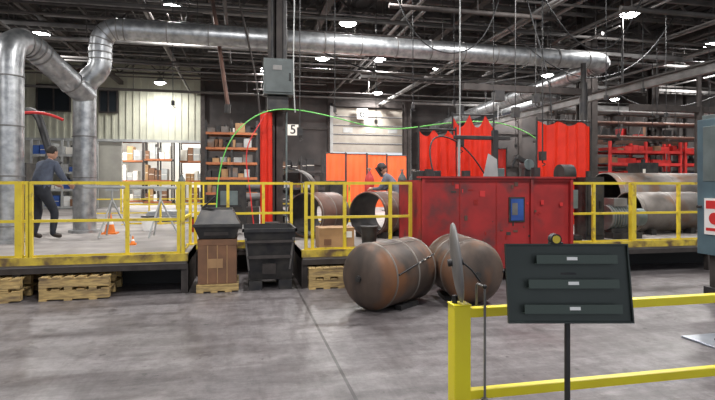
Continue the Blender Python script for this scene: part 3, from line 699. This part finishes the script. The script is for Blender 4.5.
# ------------------------------------------------------------ people
def person(name, loc, yaw, J, shirt='shirt', pants='pants', headtilt=0.3, helmet=False, sc=1.0):
    root = bpy.data.objects.new(name,None); COL.objects.link(root); root.location = loc; root.rotation_euler = (0,0,yaw); root.scale = (sc,sc,sc)
    order = ['pelvis','spine','chest','neck','headb','shl','ell','wrl','shr','elr','wrr','hipl','knl','anl','tol','hipr','knr','anr','tor']
    rad = dict(pelvis=.155,spine=.15,chest=.175,neck=.062,headb=.058,shl=.085,ell=.058,wrl=.034,shr=.085,elr=.058,wrr=.034,hipl=.105,knl=.075,anl=.052,tol=.045,hipr=.105,knr=.075,anr=.052,tor=.045)
    E = [('pelvis','spine'),('spine','chest'),('chest','neck'),('neck','headb'),('chest','shl'),('shl','ell'),('ell','wrl'),('chest','shr'),('shr','elr'),('elr','wrr'),('pelvis','hipl'),('hipl','knl'),('knl','anl'),('anl','tol'),('pelvis','hipr'),('hipr','knr'),('knr','anr'),('anr','tor')]
    me = bpy.data.meshes.new('skel'); me.from_pydata([J[k] for k in order],[(order.index(a),order.index(b2)) for a,b2 in E],[])
    ob = bpy.data.objects.new('tmp_skel',me); COL.objects.link(ob)
    sk = ob.modifiers.new('s','SKIN'); su = ob.modifiers.new('u','SUBSURF'); su.levels = 2; su.render_levels = 2
    for i,k in enumerate(order):
        r = rad[k]; sv = me.skin_vertices[0].data[i]; sv.radius = (r*1.1 if k in('pelvis','spine','chest') else r, r*.85 if k in('spine','chest') else r); sv.use_root = (k=='pelvis')
    bpy.context.view_layer.update()
    dg = bpy.context.evaluated_depsgraph_get(); bm = bpy.data.meshes.new_from_object(ob.evaluated_get(dg))
    bpy.data.objects.remove(ob)
    for k in (shirt,pants,'skin','boot'): bm.materials.append(M[k])
    def cls(a,b2):
        if 'headb' in (a,b2): return 2
        if b2 in('tol','tor'): return 3
        if b2 in('hipl','hipr','knl','knr','anl','anr'): return 1
        return 0
    for p in bm.polygons:
        c = p.center; best = None
        for a,b2 in E:
            A = Vector(J[a]); B = Vector(J[b2]); t = max(0,min(1,(c-A).dot(B-A)/(B-A).length_squared)); dd = (c-(A+(B-A)*t)).length-(rad[a]*(1-t)+rad[b2]*t)
            if best is None or dd < best[0]: best = (dd,cls(a,b2))
        k = best[1]
        if k == 0 and c.z < J['pelvis'][2]+.03: k = 1 if (Vector(c)-Vector(J['pelvis'])).length < .2 else 0
        p.material_index = k; p.use_smooth = True
    bo = bpy.data.objects.new('body',bm); COL.objects.link(bo); bo.parent = root
    hb = Vector(J['headb'])
    m = MB('head'); c = hb+Vector((0,.03,.1)); t = headtilt
    R = Matrix.Rotation(-t,3,'X')
    def hp(x,y,z): return c+R@Vector((x,y,z))
    rot = (-t,0,0)
    m.ball(c,(.076,.094,.115),'skin',20,rot); m.ball(hp(0,.045,-.06),(.05,.05,.05),'skin',14,rot)
    m.ball(hp(0,.10,-.015),(.014,.02,.024),'skin',10,rot)
    for s_ in (-1,1): m.ball(hp(s_*.03,.082,.008),(.011,.01,.008),'eye',8,rot); m.ball(hp(s_*.078,0,-.005),(.01,.02,.03),'skin',10,rot)
    m.ball(hp(0,.086,-.06),(.024,.008,.006),'redh',8,rot)
    m.ball(hp(0,-.016,.022),(.083,.092,.108),'hair',20,rot)
    if helmet:
        m.ball(hp(0,.0,.03),(.095,.11,.115),'dsteel',20,rot); m.rb(hp(0,.10,-.03),(.16,.06,.24),'dsteel',rot); m.rb(hp(0,.132,0),(.1,.01,.05),'glass',rot)
    m.build(parent=root)
    for sd in ('l','r'):
        m = MB('hand_'+sd); w_ = Vector(J['wr'+sd]); el = Vector(J['el'+sd]); dv = (w_-el).normalized(); _,a,b2 = frame(dv)
        m.tube([w_-dv*.02,w_+dv*.02,w_+dv*.06,w_+dv*.095],[.028,.034,.040,.034],'skin',12)
        for i,(o_,L_) in enumerate(((-.028,.062),(-.010,.075),(.010,.070),(.027,.055))):
            p0 = w_+dv*.085+a*o_; p1 = p0+dv*L_*.5-b2*.008; p2 = p1+dv*L_*.3-b2*.02; p3 = p2+dv*L_*.12-b2*.018
            m.tube([p0,p1,p2,p3],[.010,.0095,.0085,.006],'skin',8)
        sgn = 1 if sd=='r' else -1
        p0 = w_+dv*.03+a*.03*sgn; m.tube([p0,p0+a*.028*sgn+dv*.025-b2*.01,p0+a*.035*sgn+dv*.055-b2*.02],[.013,.011,.008],'skin',8)
        m.build(parent=root)
    return root
def pose(lean=0., reach=.3, hz=1.05, st=.12, crouch=0):
    return dict(pelvis=(0,-lean*.25,.93-crouch),spine=(0,lean*.1,1.12-crouch),chest=(0,lean*.6,1.33-crouch-lean*.2),neck=(0,lean*.95,1.47-crouch-lean*.35),headb=(0,lean*1.1+.01,1.54-crouch-lean*.4),
        shl=(-.19,lean*.72,1.38-crouch-lean*.25),shr=(.19,lean*.72,1.38-crouch-lean*.25),ell=(-.27,lean*.8+reach*.3,1.12-crouch-lean*.2),elr=(.27,lean*.8+reach*.3,1.12-crouch-lean*.2),
        wrl=(-.17,lean*.8+reach,hz),wrr=(.17,lean*.8+reach,hz),hipl=(-.1,-lean*.25,.86-crouch),hipr=(.1,-lean*.25,.86-crouch),knl=(-.12,.03+crouch*.5,.48-crouch*.3),knr=(.13,st+.02+crouch*.5,.48-crouch*.3),
        anl=(-.13,-.05,.09),anr=(.14,st-.04,.09),tol=(-.15,.12,.045),tor=(.17,st+.13,.045))
person('worker',(-3.72,10.9,D),math.radians(-32),pose(.16,.30,1.0,st=.14),headtilt=.35,sc=1.06)
person('welder',(3.42,11.3,D),math.radians(60),pose(.25,.3,.95,crouch=.12),'shirt2','pants',.6,True)

# ------------------------------------------------------------ world + camera
W = bpy.data.worlds.new('World'); S.world = W; W.use_nodes = True
bg = W.node_tree.nodes['Background']; bg.inputs[0].default_value = (.88,.92,1,1); bg.inputs[1].default_value = .9
cam = bpy.data.cameras.new('camera'); co = bpy.data.objects.new('camera',cam); COL.objects.link(co)
co.location = (0,0,1.6); co.rotation_euler = (math.pi/2,0,-math.radians(12.6)); cam.lens = 26; cam.sensor_width = 36; cam.shift_y = -15/715; cam.clip_end = 200
S.camera = co
